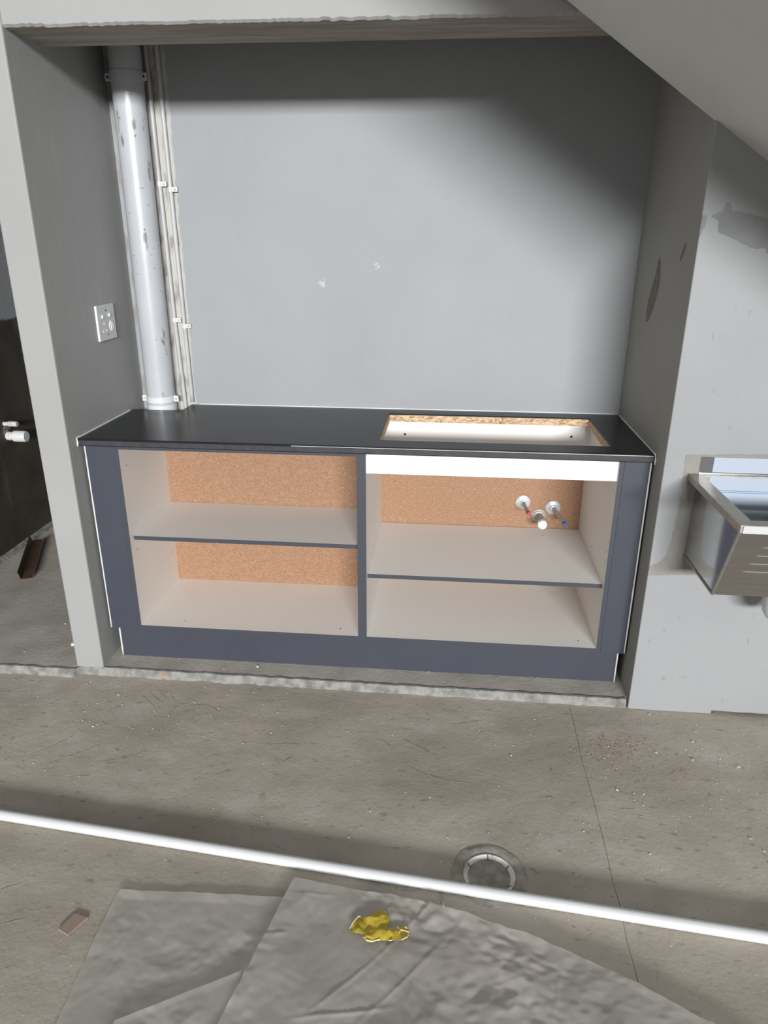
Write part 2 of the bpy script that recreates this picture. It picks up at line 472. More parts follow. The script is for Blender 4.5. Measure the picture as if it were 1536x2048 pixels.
# crumbling pale cement lip along the edge of the raised slab
bm = B()
secs = []
x = -1.25
while x < 2.02:
    e = 0.006 * N(x * 11, 5, 1) + 0.003 * N(x * 47, 1, 3)
    base = -0.062 - (0.014 * (x / 2.0) if x > 0 else 0) + (0 if x > -0.1 else -0.022)
    y0 = base - 0.008 + e * 1.3
    y1 = base + 0.003 + e * 0.6
    zt = 0.0015 + 0.0015 * N(x * 23, 0, 9)
    secs.append([(x, y0 - 0.003, ZF - 0.01), (x, y0, ZF * 0.45 + 0.004 * N(x * 31, 2, 2)), (x, y1 - 0.004, zt), (x, y1 + 0.005 + 0.005 * N(x * 29, 3, 1), zt + 0.0005), (x, y1 + 0.02, -0.02), (x, y1 + 0.02, ZF - 0.01)])
    x += 0.011
loft(bm, secs)
obj('trim_1', bm, 'ledge', kind='structure', label='crumbling pale cement lip along the raised floor', autosmooth=50)

# walls of the niche
bm = B(); box(bm, -0.11, 0.0, -0.062, 2.2, -0.012, 2.75)
wl = obj('wall_left', bm, ['paint_side', 'paint_pier'], kind='structure', bevel=0.006, label='grey partition wall with a pale end face')
for p in wl.data.polygons:
    if p.normal.y < -0.5: p.material_index = 1
bm = B(); box(bm, -0.02, 2.10, 0.60, 0.72, -0.05, 3.0)
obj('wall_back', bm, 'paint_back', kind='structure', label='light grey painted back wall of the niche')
bm = B()
box(bm, 2.022, 4.6, -0.045, 0.72, -0.03, 3.2)
wr = obj('wall_right', bm, 'paint_return', kind='structure', label='grey right wall of the niche and wall beside it')
# painted plaster skin on the front of the right wall, with its stepped lower edge
bm = B()
pts = [(2.0218, 3.2), (2.0218, -0.028), (2.12, -0.030), (2.319, -0.030), (2.3195, -0.016), (2.36, -0.017)]
xx = 2.38
while xx < 4.6:
    pts.append((xx, -0.017 - 0.004 * abs(N(xx * 13, 1, 1)) - 0.003 * N(xx * 50, 2, 2))); xx += 0.025
pts += [(4.6, -0.02), (4.6, 3.2)]
prism(bm, [(x, -0.092, z) for x, z in pts], (0, 0.049, 0))
ps = obj('plaster_skin', bm, ['paint_right', 'paint_return'], wr, bevel=0.003, label='pale scuffed painted plaster face')
for p in ps.data.polygons:
    if p.normal.x < -0.5 and p.center.x < 2.03: p.material_index = 1

# header beam: rough lower front edge, underside, back edge
bm = B()
secs = []
x = -1.25
while x < 3.2:
    e = 0.003 * N(x * 9, 0, 0) + 0.0035 * N(x * 40, 3, 0) + 0.003 * max(0, N(x * 90, 3, 7))
    lift = 0.0
    secs.append([(x, -0.055, 3.2), (x, -0.055, 2.160 + e + 0.002), (x, -0.048 + 0.5 * e, 2.1555 + e), (x, -0.03, 2.157 + 0.002 * N(x * 9, 8, 1)),
                 (x, 0.172, 2.156 + 0.0015 * N(x * 5, 8, 4)), (x, 0.180, 2.158), (x, 0.182, 2.166), (x, 0.182, 3.2)])
    x += 0.006
loft(bm, secs)
hd = obj('wall_header', bm, ['paint_pier', 'beam_under'], kind='structure', label='pale lintel beam over the niche with a rough brown underside')
for p in hd.data.polygons:
    c = p.center
    if c.z < 2.168 and c.y > -0.046: p.material_index = 1
onebox('ceiling_niche', (-0.11, 2.1, 0.18, 0.72, 2.9, 3.0), 'paint_side', kind='structure')  # unseen, closes the niche at the top to keep it dark up there

# underside of the stair flight running down to the right, in front of the wall
def sz(x): return 2.186 - 0.67 * (x - 1.591)
bm = B()
secs = []
x = -0.35
SLABF = -0.93
while x < 4.35:
    e = 0.006 * N(x * 24, 1, 5) + 0.004 * N(x * 7, 1, 6) + 0.003 * N(x * 60, 1, 5)
    z = sz(x) + e * 0.4
    secs.append([(x, -0.0715 + e, z + 0.002), (x, -0.079 + e, sz(x)), (x, -0.3, sz(x) + 0.002 * N(x * 3, 2, 2)), (x, -0.6, sz(x) + 0.002 * N(x * 3, 4, 2)), (x, SLABF, sz(x)),
                 (x, SLABF, sz(x) + 0.2), (x, -0.0715 + e, sz(x) + 0.2)])
    x += 0.01
loft(bm, secs)
stair = obj('ceiling', bm, 'soffit', kind='structure', label='sloping plastered underside of a stair flight', autosmooth=30)
for i in range(17):
    xa = -0.33 + i * 0.27
    onebox('stair_step', (xa, xa + 0.27, SLABF, -0.058, sz(xa) + 0.02, sz(xa) + 0.215), 'soffit', stair)  # unseen steps, added to stop light passing over the slab

# room on the left
bm = B(); box(bm, -1.2, -1.0, -0.08, 2.3, -0.02, 2.75)
wd = obj('wall_side', bm, 'dark_wall', kind='structure', label='side wall of the next room, dark brown below and grey above')
onebox('wall_far', (-1.2, -0.1, 2.2, 2.35, -0.02, 2.75), 'room_grey', kind='structure')
onebox('ceiling_room', (-1.25, -0.1, 0.18, 2.35, 2.70, 2.80), 'room_grey', kind='structure')  # unseen ceiling, put in to darken this room
onebox('wall_outer', (-4.5, -1.2, -0.085, 0.1, -0.03, 3.2), 'paint_pier', kind='structure')
bm = B()
secs = []
y = -0.05
while y < 2.19:
    w = 0.035 + 0.03 * N(y * 5, 1, 1) + 0.012 * N(y * 25, 1, 4)
    h = 0.018 + 0.012 * N(y * 8, 2, 3)
    secs.append([(-1.002, y, -0.002), (-1.002, y, max(h, 0.004)), (-1.0 + max(w, 0.012) * 0.5, y, max(h * 0.45, 0.003)), (-1.0 + max(w, 0.012), y, -0.002)])
    y += 0.02
loft(bm, secs)
obj('mortar_fillet', bm, 'ledge', wd, label='pale rough mortar along the foot of the wall')

# bare plaster patches on the right wall and scars inside the niche
def wallpatch(name, pts, material, parent, label=None):
    """ragged patch (x, z) on the front face of the right wall"""
    out = []
    for i, (x, z) in enumerate(pts):
        x2, z2 = pts[(i + 1) % len(pts)]
        L = math.hypot(x2 - x, z2 - z)
        k = max(1, int(L / 0.008))
        for j in range(k):
            t = j / k
            px, pz = x + (x2 - x) * t, z + (z2 - z) * t
            px2 = px + 0.005 * N(px * 38, pz * 38, 1) + 0.002 * N(px * 130, pz * 130, 1)
            pz2 = pz + 0.005 * N(px * 38, pz * 38, 9) + 0.002 * N(px * 130, pz * 130, 9)
            out.append((max(px2, 2.0215), -0.0918, pz2))
    bm = B(); prism(bm, out, (0, -0.0014, 0))
    obj(name, bm, material, parent, label=label)
wallpatch('bare_patch', [(2.048, 1.655), (2.075, 1.668), (2.085, 1.690), (2.096, 1.688), (2.100, 1.668), (2.15, 1.660), (2.20, 1.648), (2.30, 1.640), (2.42, 1.62),
                         (2.42, 1.50), (2.30, 1.51), (2.245, 1.525), (2.215, 1.565), (2.17, 1.572), (2.11, 1.598), (2.075, 1.612), (2.07, 1.638)], 'plaster_grey', wr,
          'irregular bare grey patch under the stair')
wallpatch('bare_patch', [(2.0215, 1.658), (2.036, 1.655), (2.036, 1.628), (2.026, 1.605), (2.0215, 1.60)], 'plaster_grey', wr)
wallpatch('bare_patch', [(2.083, 0.948), (2.20, 0.952), (2.30, 0.955), (2.42, 0.958), (2.75, 0.96), (2.75, 0.90), (2.30, 0.89), (2.175, 0.88), (2.175, 0.56), (2.24, 0.555), (2.75, 0.55),
                         (2.75, 0.52), (2.17, 0.527), (2.08, 0.522), (2.0215, 0.516), (2.0215, 0.553), (2.05, 0.562), (2.068, 0.585), (2.082, 0.64), (2.088, 0.78), (2.086, 0.88)],
          'plaster_raw', wr, 'bare cement band around the sink')
def sidepatch(name, pts, parent):
    out = [(2.0232, y + 0.003 * N(y * 60, z * 60, 1), z + 0.004 * N(y * 40, z * 40, 7)) for y, z in pts]
    bm = B(); prism(bm, out, (-0.0022, 0, 0)); obj(name, bm, 'scar', parent)
sidepatch('plaster_scar', [(0.296, 1.535), (0.275, 1.52), (0.252, 1.47), (0.262, 1.42), (0.285, 1.38), (0.33, 1.322), (0.362, 1.312), (0.372, 1.335), (0.368, 1.39), (0.345, 1.43), (0.32, 1.47), (0.305, 1.515)], wr)
sidepatch('plaster_scar', [(0.012, 1.583), (0.030, 1.580), (0.058, 1.535), (0.050, 1.530), (0.028, 1.553)], wr)

# ------------------------------------------------------------------ worktop
H0, H1 = 0.8895, 0.9177
bm = B()
xs = [0.003, 0.212, 1.081, 1.888, 2.016]
yy = [0.0, 0.10, 0.475, 0.51, 0.598]
cells(bm, xs, yy, H0, H1, skip={(2, 1), (2, 2), (0, 2), (0, 3)})
ct = obj('worktop', bm, 'counter', bevel=0.005, seg=3, label='black laminate worktop with an open sink cutout', cat='worktop')
bm = B()
x0, x1, y0, y1, t = 1.081, 1.888, 0.10, 0.51, 0.0016
za, zb = H0 - 0.004, H1 - 0.0045
box(bm, x0, x1, y1 - t, y1 + 0.0005, za, zb); box(bm, x0, x1, y0 - 0.0005, y0 + t, za, zb)
box(bm, x0 - 0.0005, x0 + t, y0, y1, za, zb); box(bm, x1 - t, x1 + 0.0005, y0, y1, za, zb)
obj('cutout_edge', bm, 'chip', ct, label='raw chipboard edge of the sink cutout')
bm = B(); box(bm, 0.006, 2.013, -0.0012, 0.0, H0 + 0.004, H1 - 0.0065)
obj('front_edge', bm, 'counter_edge', ct, bevel=0.0005)
bm = B(); tube(bm, [(0.78, -0.0006, H1 - 0.0042), (2.012, -0.0006, H1 - 0.0042)], 0.0010, 6)  # pale strip modelled in place of the reflection on the rounded front edge
obj('edge_highlight', bm, 'sealant', ct, label='thin pale strip in place of the highlight along the front edge')
def bead(parent, pts, r=0.0035):
    out = []
    for a, b in zip(pts[:-1], pts[1:]):
        a, b = Vector(a), Vector(b)
        k = max(2, int((b - a).length / 0.03))
        out += [a.lerp(b, i / k) for i in range(k)]
    out.append(Vector(pts[-1]))
    bm = B(); tube(bm, out, [r * (1 + 0.25 * N(p.x * 30, p.y * 30, p.z * 30)) for p in out], 8)
    obj('sealant_bead', bm, 'sealant', parent, smooth=True)
bead(ct, [(0.002, -0.002, H0), (0.002, 0.0, H1 + 0.001), (0.002, 0.47, H1 + 0.001)])
bead(ct, [(0.235, 0.598, H1 + 0.001), (2.018, 0.598, H1 + 0.001)], 0.003)
bead(ct, [(2.018, -0.002, H0 - 0.004), (2.018, -0.001, H1 + 0.001), (2.019, 0.59, H1 + 0.001)])

# ------------------------------------------------------------------ cabinet units
T = 0.016
FR = 0.020
def panel(name, root, dims, front=True, label=None, m='melamine'):
    """board of cream melamine; the front edge is banded in slate"""
    x0, x1, y0, y1, z0, z1 = dims
    p = onebox(name, (x0, x1, y0 + (0.0012 if front else 0), y1, z0, z1), m, root, label=label)
    if front:
        onebox('edge_band', (x0, x1, y0, y0 + 0.0012, z0, z1), 'slate_edge', p)
    return p
def dot(name, c, r, axis, parent, m='dark_hole', d=0.0006):
    bm = B(); lathe(bm, [(r, 0), (r, d)], c, axis, 10)
    return obj(name, bm, m, parent)

ZB = 0.1365
cl = thing('base_cabinet', (0.52, 0.22, ZB), 'open base cabinet with brown back beside the white downpipe', 'cabinet', 'open base cabinets')
panel('side_panel', cl, (0.123, 0.139, FR, 0.44, ZB, H0 - 0.001))
panel('side_panel', cl, (1.0065, 1.0225, FR, 0.44, ZB, H0 - 0.001))
panel('bottom_panel', cl, (0.139, 1.0065, FR, 0.44, ZB, ZB + T))
panel('shelf', cl, (0.1395, 1.006, 0.054, 0.438, 0.507, 0.523))
panel('top_rail', cl, (0.139, 1.0065, FR, 0.09, H0 - 0.014, H0 - 0.001), m='slate_edge')
onebox('back_panel', (0.123, 1.0225, 0.44, 0.4435, ZB, H0 - 0.001), 'hardboard', cl, label='brown hardboard back')
bm = B(); box(bm, 0.0175, 0.1225, FR, FR + T, ZB - 0.001, H0 - 0.001)
obj('filler_panel', bm, 'slate', cl, bevel=0.0012, label='slate grey filler strip')
bead(cl, [(0.0155, FR - 0.001, ZB + 0.002), (0.0155, FR - 0.001, H0 - 0.003)], 0.003)
for y, z in ((0.07, 0.80), (0.07, 0.46), (0.40, 0.80), (0.40, 0.30)):
    dot('pin_hole', (0.139, y, z), 0.0022, (1, 0, 0), cl)
for x, z in ((0.235, 0.685), (0.35, 0.80)):
    dot('nail', (x, 0.44, z), 0.0022, (0, -1, 0), cl)
for x in (0.30, 0.93):
    dot('screw', (x, 0.07, ZB + T), 0.0025, (0, 0, 1), cl)

cr = thing('base_cabinet', (1.52, 0.3, ZB), 'open base cabinet with white top rail and water stubs, below the cutout', 'cabinet', 'open base cabinets')
panel('side_panel', cr, (1.0235, 1.0395, FR, 0.59, ZB, H0 - 0.001))
panel('side_panel', cr, (1.9085, 1.9245, FR, 0.59, ZB, H0 - 0.001))
panel('bottom_panel', cr, (1.0395, 1.9085, FR, 0.59, ZB, ZB + T))
panel('shelf', cr, (1.040, 1.908, 0.054, 0.585, 0.389, 0.405))
onebox('top_rail', (1.0395, 1.9085, 0.031, 0.047, 0.812, H0 - 0.001), 'melamine_white', cr, label='bright white front rail')
bl = onebox('back_rail', (1.0395, 1.9085, 0.566, 0.582, 0.72, H0 - 0.001), 'melamine', cr, label='white rail seen through the sink cutout')
onebox('back_panel', (1.0235, 1.9245, 0.59, 0.5935, ZB, H0 - 0.001), 'hardboard', cr, label='brown hardboard back')
bm = B(); box(bm, 1.925, 2.0095, FR, FR + T, ZB - 0.001, H0 - 0.001)
obj('filler_panel', bm, 'slate', cr, bevel=0.0012, label='slate grey filler strip')
bead(cr, [(2.0125, FR - 0.001, ZB + 0.002), (2.0125, FR - 0.001, H0 - 0.003)], 0.003)
dot('screw', (1.143, 0.566, 0.818), 0.005, (0, -1, 0), bl, 'dark_hole')
dot('screw', (1.834, 0.566, 0.826), 0.005, (0, -1, 0), bl, 'dark_hole')
onebox('slot', (1.775, 1.818, 0.5652, 0.5665, 0.872, 0.880), 'dark_hole', bl)
for y, z in ((0.04, 0.77), (0.045, 0.54), (0.05, 0.50), (0.30, 0.45)):
    dot('pin_hole', (1.9085, y, z), 0.0022, (-1, 0, 0), cr)
for x, z in ((1.885, 0.56), (1.885, 0.475), (1.10, 0.60)):
    dot('nail', (x, 0.59, z), 0.0022, (0, -1, 0), cr)
dot('screw', (1.85, 0.07, ZB + T), 0.0025, (0, 0, 1), cr)
dot('screw', (1.742, 0.50, 0.405), 0.003, (0, 0, 1), cr)

bm = B(); box(bm, 0.040, 1.992, 0.036, 0.052, 0.0, ZB - 0.0012)
pk = obj('kickboard', bm, 'slate', bevel=0.001, label='long slate grey kickboard under both cabinets on the concrete', cat='kickboard')
bead(pk, [(0.0385, 0.036, 0.002), (0.0385, 0.036, ZB - 0.004)], 0.0035)
bead(pk, [(1.9945, 0.036, 0.002), (1.9945, 0.036, ZB - 0.004)], 0.0035)

# ------------------------------------------------------------------ water stubs in the right cabinet
def stub(name, c, tip, fr, r, plugr, pluglen, plug, label, pm, fm='flange'):
    root = thing(name, c, label, 'pipe stub', 'capped pipe stubs in the cabinet')
    c, tip = Vector(c), Vector(tip)
    d = (tip - c).normalized()
    bm = B(); lathe(bm, [(fr, 0), (fr, 0.0015), (fr * 0.92, 0.004), (fr * 0.55, 0.006), (r * 1.5, 0.009), (r * 1.3, 0.013), (r, 0.014)], c, (0, -1, 0), 32, jit=fr * 0.02)
    obj('flange', bm, fm, root, autosmooth=40)
    e = tip - d * pluglen
    bm = B()
    k = 14
    tube(bm, [c.lerp(e, i / k) for i in range(k + 1)], [r * (1 + 0.07 * (i % 2)) for i in range(k + 1)], 16)
    obj('pipe', bm, 'galv', root, smooth=True)
    bm = B(); lathe(bm, [(plugr * 0.8, -0.004), (plugr, 0), (plugr, pluglen * 0.8), (plugr * 0.85, pluglen), (plugr * 0.25, pluglen * 1.02)], e, d, 20)
    obj('plug', bm, plug, root, autosmooth=40, label=pm)
stub('water_stub', (1.660, 0.5885, 0.523), (1.672, 0.452, 0.520), 0.032, 0.0075, 0.0088, 0.018, 'red_plug', 'thin water stub with a red plug in the right cabinet', 'red plug')
stub('water_stub', (1.790, 0.5885, 0.503), (1.822, 0.425, 0.488), 0.032, 0.008, 0.0092, 0.02, 'blue_plug', 'thin water stub with a blue plug in the right cabinet', 'blue plug')
stub('waste_stub', (1.732, 0.5885, 0.462), (1.734, 0.465, 0.467), 0.032, 0.0175, 0.0215, 0.022, 'cap', 'thick capped waste stub between the red and blue plugs', 'dusty white cap', 'galv')

# ------------------------------------------------------------------ downpipe and conduits
dp = thing('downpipe', (0.106, 0.539, H1), 'fat white plastic downpipe in the left corner of the niche', 'pipe')
bm = B(); tube(bm, [(0.106, 0.539, 0.2 + i * 0.1) for i in range(28)], 0.0585, 40)
obj('pipe', bm, 'pvc_dirty', dp, autosmooth=40)
bm = B(); lathe(bm, [(0.0588, 0), (0.0612, 0.002), (0.0612, 0.036), (0.0588, 0.038)], (0.106, 0.539, 0.895), n=40)
obj('collar', bm, 'pvc', dp, autosmooth=40)
for zc, h, m in ((0.955, 0.026, 'pvc'), (2.137, 0.034, 'pvc_dirty')):
    bm = B()
    prof = [(0.0586, 0), (0.0615, 0.001), (0.0615, h - 0.001), (0.0586, h)]
    lathe(bm, prof, (0.106, 0.539, zc - h / 2), n=40)
    br = obj('bracket', bm, m, dp, autosmooth=40)
    for s in (-1, 1):
        bm = B()
        cx = 0.106 + s * 0.0685
        box(bm, cx - 0.0105, cx + 0.0105, 0.527, 0.531, zc - 0.013, zc + 0.013)
        obj('lug', bm, m, br, bevel=0.003)
        bm = B(); lathe(bm, [(0.0042, 0), (0.0042, 0.002)], (cx, 0.5275, zc), (0, -1, 0), 12)
        obj('screw', bm, 'dark_hole' if zc > 2 else 'galv', br)

def conduit(label, pts, clips):
    root = thing('conduit', (pts[-1][0], 0.588, H1), label, 'conduit', 'white conduits beside the downpipe')
    full = []
    for (xa, za), (xb, zb) in zip(pts[:-1], pts[1:]):
        for i in range(8):
            full.append((xa + (xb - xa) * i / 8, 0.5885 - 0.0012 * N(za + (zb - za) * i / 8, 3, xa), za + (zb - za) * i / 8))
    full.append((pts[-1][0], 0.5885, pts[-1][1]))
    bm = B(); tube(bm, full, 0.0085, 14)
    obj('tube', bm, 'conduit', root, smooth=True)
    for x, z in clips:
        bm = B()
        tube(bm, [(x, 0.5885, z - 0.009), (x, 0.5885, z + 0.009)], 0.0102, 16)
        cl_ = obj('clip', bm, 'pvc', root, autosmooth=40)
        bm = B(); box(bm, x + 0.006, x + 0.028, 0.583, 0.5985, z - 0.009, z + 0.009)
        obj('lug', bm, 'pvc', cl_, bevel=0.002)
        bm = B(); lathe(bm, [(0.0042, 0), (0.0042, 0.0018)], (x + 0.0185, 0.5832, z), (0, -1, 0), 12)
        obj('screw', bm, 'galv', cl_)
conduit('white conduit nearest the fat downpipe', [(0.168, 2.88), (0.168, 2.2), (0.171, 1.8), (0.178, 1.27), (0.190, 0.91), (0.190, 0.5)], [(0.1713, 1.785), (0.178, 1.272)])
conduit('white conduit farther from the fat downpipe, nearer the open wall', [(0.209, 2.88), (0.210, 2.2), (0.213, 1.77), (0.218, 1.24), (0.222, 0.93)], [(0.2132, 1.766), (0.218, 1.248)])

# ------------------------------------------------------------------ socket outlet
so = thing('socket_outlet', (0.0, 0.331, 1.287), 'white double switched socket plate on the left niche wall', 'socket')
bm = B(); box(bm, 0.0005, 0.010, 0.259, 0.403, 1.2215, 1.3525)
obj('plate', bm, 'plate', so, bevel=0.0025)
def sp(u, v): return 0.259 + u * 0.144, 1.3525 - v * 0.131
for u, v in ((0.30, 0.32), (0.70, 0.30)):
    y, z = sp(u, v)
    bm = B(); box(bm, 0.010, 0.0107, y - 0.013, y + 0.017, z - 0.0075, z + 0.0075); sw = obj('switch_surround', bm, 'plate', so, bevel=0.0003)
    bm = B()
    prism(bm, [(0.0105, y - 0.010, z - 0.0055), (0.0155, y - 0.010, z - 0.0055), (0.0115, y + 0.010, z - 0.0055), (0.0105, y + 0.010, z - 0.0055)], (0, 0, 0.011))
    obj('rocker', bm, 'plate_bright', sw)
for u, v, r in ((0.34, 0.52, 0.0055), (0.24, 0.735, 0.005), (0.42, 0.72, 0.005)):
    y, z = sp(u, v)
    bm = B(); lathe(bm, [(r, 0), (r, 0.0012), (r * 0.72, 0.0012), (r * 0.72, 0)], (0.010, y, z), (1, 0, 0), 18)
    h = obj('pin_ring', bm, 'plate_bright', so)
    dot('pin_hole', (0.0101, y, z), r * 0.66, (1, 0, 0), h, 'plate', 0.0006)
y, z = sp(0.72, 0.62)
bm = B()
def ell(ry, rz, x): return [(x, y + ry * math.cos(2 * PI * k / 28), z + rz * math.sin(2 * PI * k / 28)) for k in range(28)]
secs = [ell(0.0165, 0.021, 0.0098), ell(0.0165, 0.021, 0.0116), ell(0.0135, 0.018, 0.0116), ell(0.0135, 0.018, 0.0103)]
loft(bm, secs)
ring = obj('round_socket', bm, 'plate_bright', so)
onebox('bar', (0.0102, 0.0122, y - 0.003, y + 0.003, z - 0.017, z + 0.017), 'plate_bright', ring)
for u, v in ((0.5, 0.165), (0.5, 0.84)):
    y, z = sp(u, v)
    dot('screw', (0.010, y, z), 0.0032, (1, 0, 0), so, 'dark_hole')

# ------------------------------------------------------------------ stainless wash trough on the right wall
sk = thing('wash_trough', (2.4, -0.3, 0.60), 'stainless steel wash trough on the wall right of the niche', 'sink')
XA, XB = 2.13, 2.80
YB = -0.0935
ext = [(YB, 0.872), (YB, 0.597), (-0.375, 0.597), (-0.487, 0.864)]
inn = [(-0.112, 0.872), (-0.112, 0.612), (-0.368, 0.612), (-0.474, 0.864)]
bm = B()
def ring_yz(p, x): return [bm.verts.new((x, y, z)) for y, z in p]
oa, ob = ring_yz(ext, XA), ring_yz(ext, XB)
ia, ib = ring_yz(inn, XA + 0.012), ring_yz(inn, XB - 0.012)
bm.faces.new(oa); bm.faces.new(ob[::-1]); bm.faces.new(ia[::-1]); bm.faces.new(ib)
for i in range(3):
    f = bm.faces.new((oa[i], ob[i], ob[i + 1], oa[i + 1])); bm.faces.new((ia[i], ia[i + 1], ib[i + 1], ib[i]))
    if i == 2: f.material_index = 1
bm.faces.new((oa[0], ia[0], ib[0], ob[0])); bm.faces.new((oa[3], ob[3], ib[3], ia[3]))
bm.faces.new((oa[0], oa[3], ia[3], ia[0])); bm.faces.new((ob[0], ib[0], ib[3], ob[3]))
body = obj('basin', bm, ['steel', 'steel_brushed'], sk, label='mirror bright folded steel basin')
bm = B()
cells(bm, [2.100, 2.142, 2.755, 2.80], [-0.545, -0.503, -0.112, YB], 0.864, 0.887, skip={(1, 1)})
rim = obj('rim', bm, 'steel_dull', sk, bevel=0.002, label='dusty folded rim')
onebox('rim_film', (2.108, 2.80, -0.5475, -0.5452, 0.865, 0.886), 'film_white', rim, label='white film on the front of the rim')
onebox('splashback', (2.132, 2.80, -0.0960, YB, 0.887, 0.944), 'steel', sk)
fl = onebox('protective_film', (2.172, 2.80, -0.0968, -0.0961, 0.894, 0.9435), 'film', sk, label='pale blue protective film')
fl2 = onebox('protective_film', (2.160, 2.78, -0.1140, -0.1125, 0.775, 0.884), 'film', sk, label='pale blue protective film')
for z in (0.838, 0.832):
    onebox('printed_line', (2.160, 2.78, -0.1146, -0.1141, z, z + 0.0017), 'film_line', fl2)
# pressed ribs on the sloping front
def fy(z): return -0.375 - (z - 0.597) * (0.112 / 0.267)
for i, z in enumerate((0.788, 0.757, 0.726, 0.695)):
    x0 = 2.205 - i * 0.008
    bm = B()
    tube(bm, [(x0, fy(z) + 0.003, z), (x0 + 0.012, fy(z) - 0.0004, z), (2.72, fy(z) - 0.0002, z), (2.732, fy(z) + 0.003, z)], 0.0018, 8)
    obj('rib', bm, 'rib_steel', body)
bm = B(); tube(bm, [(XA - 0.001, -0.3765, 0.599), (XA - 0.001, -0.487, 0.862)], 0.0045, 8); tube(bm, [(XA - 0.001, -0.098, 0.600), (XA - 0.001, -0.3765, 0.599)], 0.004, 8)
obj('folded_seam', bm, 'steel_dull', body)
# waste trap below
TX = 2.402
bm = B()
tube(bm, [(TX, -0.25, 0.597), (TX, -0.25, 0.56)], 0.024, 20)
tr = obj('waste_trap', bm, 'pvc', sk, autosmooth=40, label='white plastic bottle trap')
bm = B(); lathe(bm, [(0.0, 0.0), (0.028, 0.003), (0.045, 0.012), (0.055, 0.028), (0.060, 0.05), (0.060, 0.095), (0.052, 0.112), (0.030, 0.12), (0.024, 0.122)], (TX, -0.25, 0.452), n=32)
obj('cup', bm, 'pvc', tr, autosmooth=60)
bm = B(); tube(bm, [(TX, -0.25, 0.52), (TX, -0.16, 0.52), (TX, -0.0925, 0.52)], 0.017, 16)
obj('outlet', bm, 'pvc', tr, autosmooth=40)

# ------------------------------------------------------------------ loose pipe on the floor
a, b = Vector((0.038, -0.8195, 0)), Vector((2.150, -1.0205, 0))
d = (b - a).normalized()
R = 0.0152
zc = ZF + R + 0.0012
p0, p1 = a - d * 1.3, b + d * 1.1
p0.z = p1.z = zc
lp = thing('loose_pipe', ((p0 + p1) / 2).to_tuple()[:2] + (ZF,), 'long white plastic pipe lying across the concrete floor', 'pipe')
bm = B(); tube(bm, [p0.lerp(p1, i / 40) for i in range(41)], R, 28)
obj('pipe', bm, 'pvc', lp, autosmooth=40)
j = a + d * (1.80); j.z = zc
bm = B(); tube(bm, [j, j + d * 0.004], R + 0.0006, 28); obj('joint_ring', bm, 'pvc', lp, autosmooth=40)

# ------------------------------------------------------------------ floor drain
dr = thing('floor_drain', DRAIN, 'round capped floor drain set in rough cement beneath the loose pipe', 'drain')
bm = B(); lathe(bm, [(0.071, -0.02), (0.071, 0.001), (0.0805, 0.003), (0.090, 0.0035), (0.102, 0.0018), (0.107, -0.004)], DRAIN, n=64, jit=0.004)
obj('cement_collar', bm, 'drain_cap', dr, autosmooth=35)
bm = B(); lathe(bm, [(0.0705, -0.0195), (0.0705, 0.0025), (0.0665, 0.004), (0.0635, 0.002), (0.0545, -0.008), (0.0545, -0.0195)], DRAIN, n=56, close=True)
rg = obj('ring', bm, 'drain_ring', dr, autosmooth=35, label='pale plastic ring')
bm = B(); lathe(bm, [(0.054, -0.019), (0.0535, -0.0055), (0.050, -0.004), (0.02, -0.0045), (0.0, -0.0045)], DRAIN, n=40, jit=0.001)
obj('cap', bm, 'drain_cap', dr, autosmooth=35, label='cement smeared cap')
for k in range(6):
    t = PI / 2 + k * PI / 3 + 0.02
    dd = Vector((math.cos(t), math.sin(t), 0)); nn = Vector((-dd.y, dd.x, 0))
    bm = B()
    q = [DRAIN + dd * 0.053 + nn * 0.0017 + Vector((0, 0, -0.0045)), DRAIN + dd * 0.053 - nn * 0.0017 + Vector((0, 0, -0.0045)),
         DRAIN + dd * 0.066 - nn * 0.0017 + Vector((0, 0, 0.0042)), DRAIN + dd * 0.066 + nn * 0.0017 + Vector((0, 0, 0.0042))]
    prism(bm, q, (0, 0, -0.006))
    obj('rib', bm, 'scar', rg)

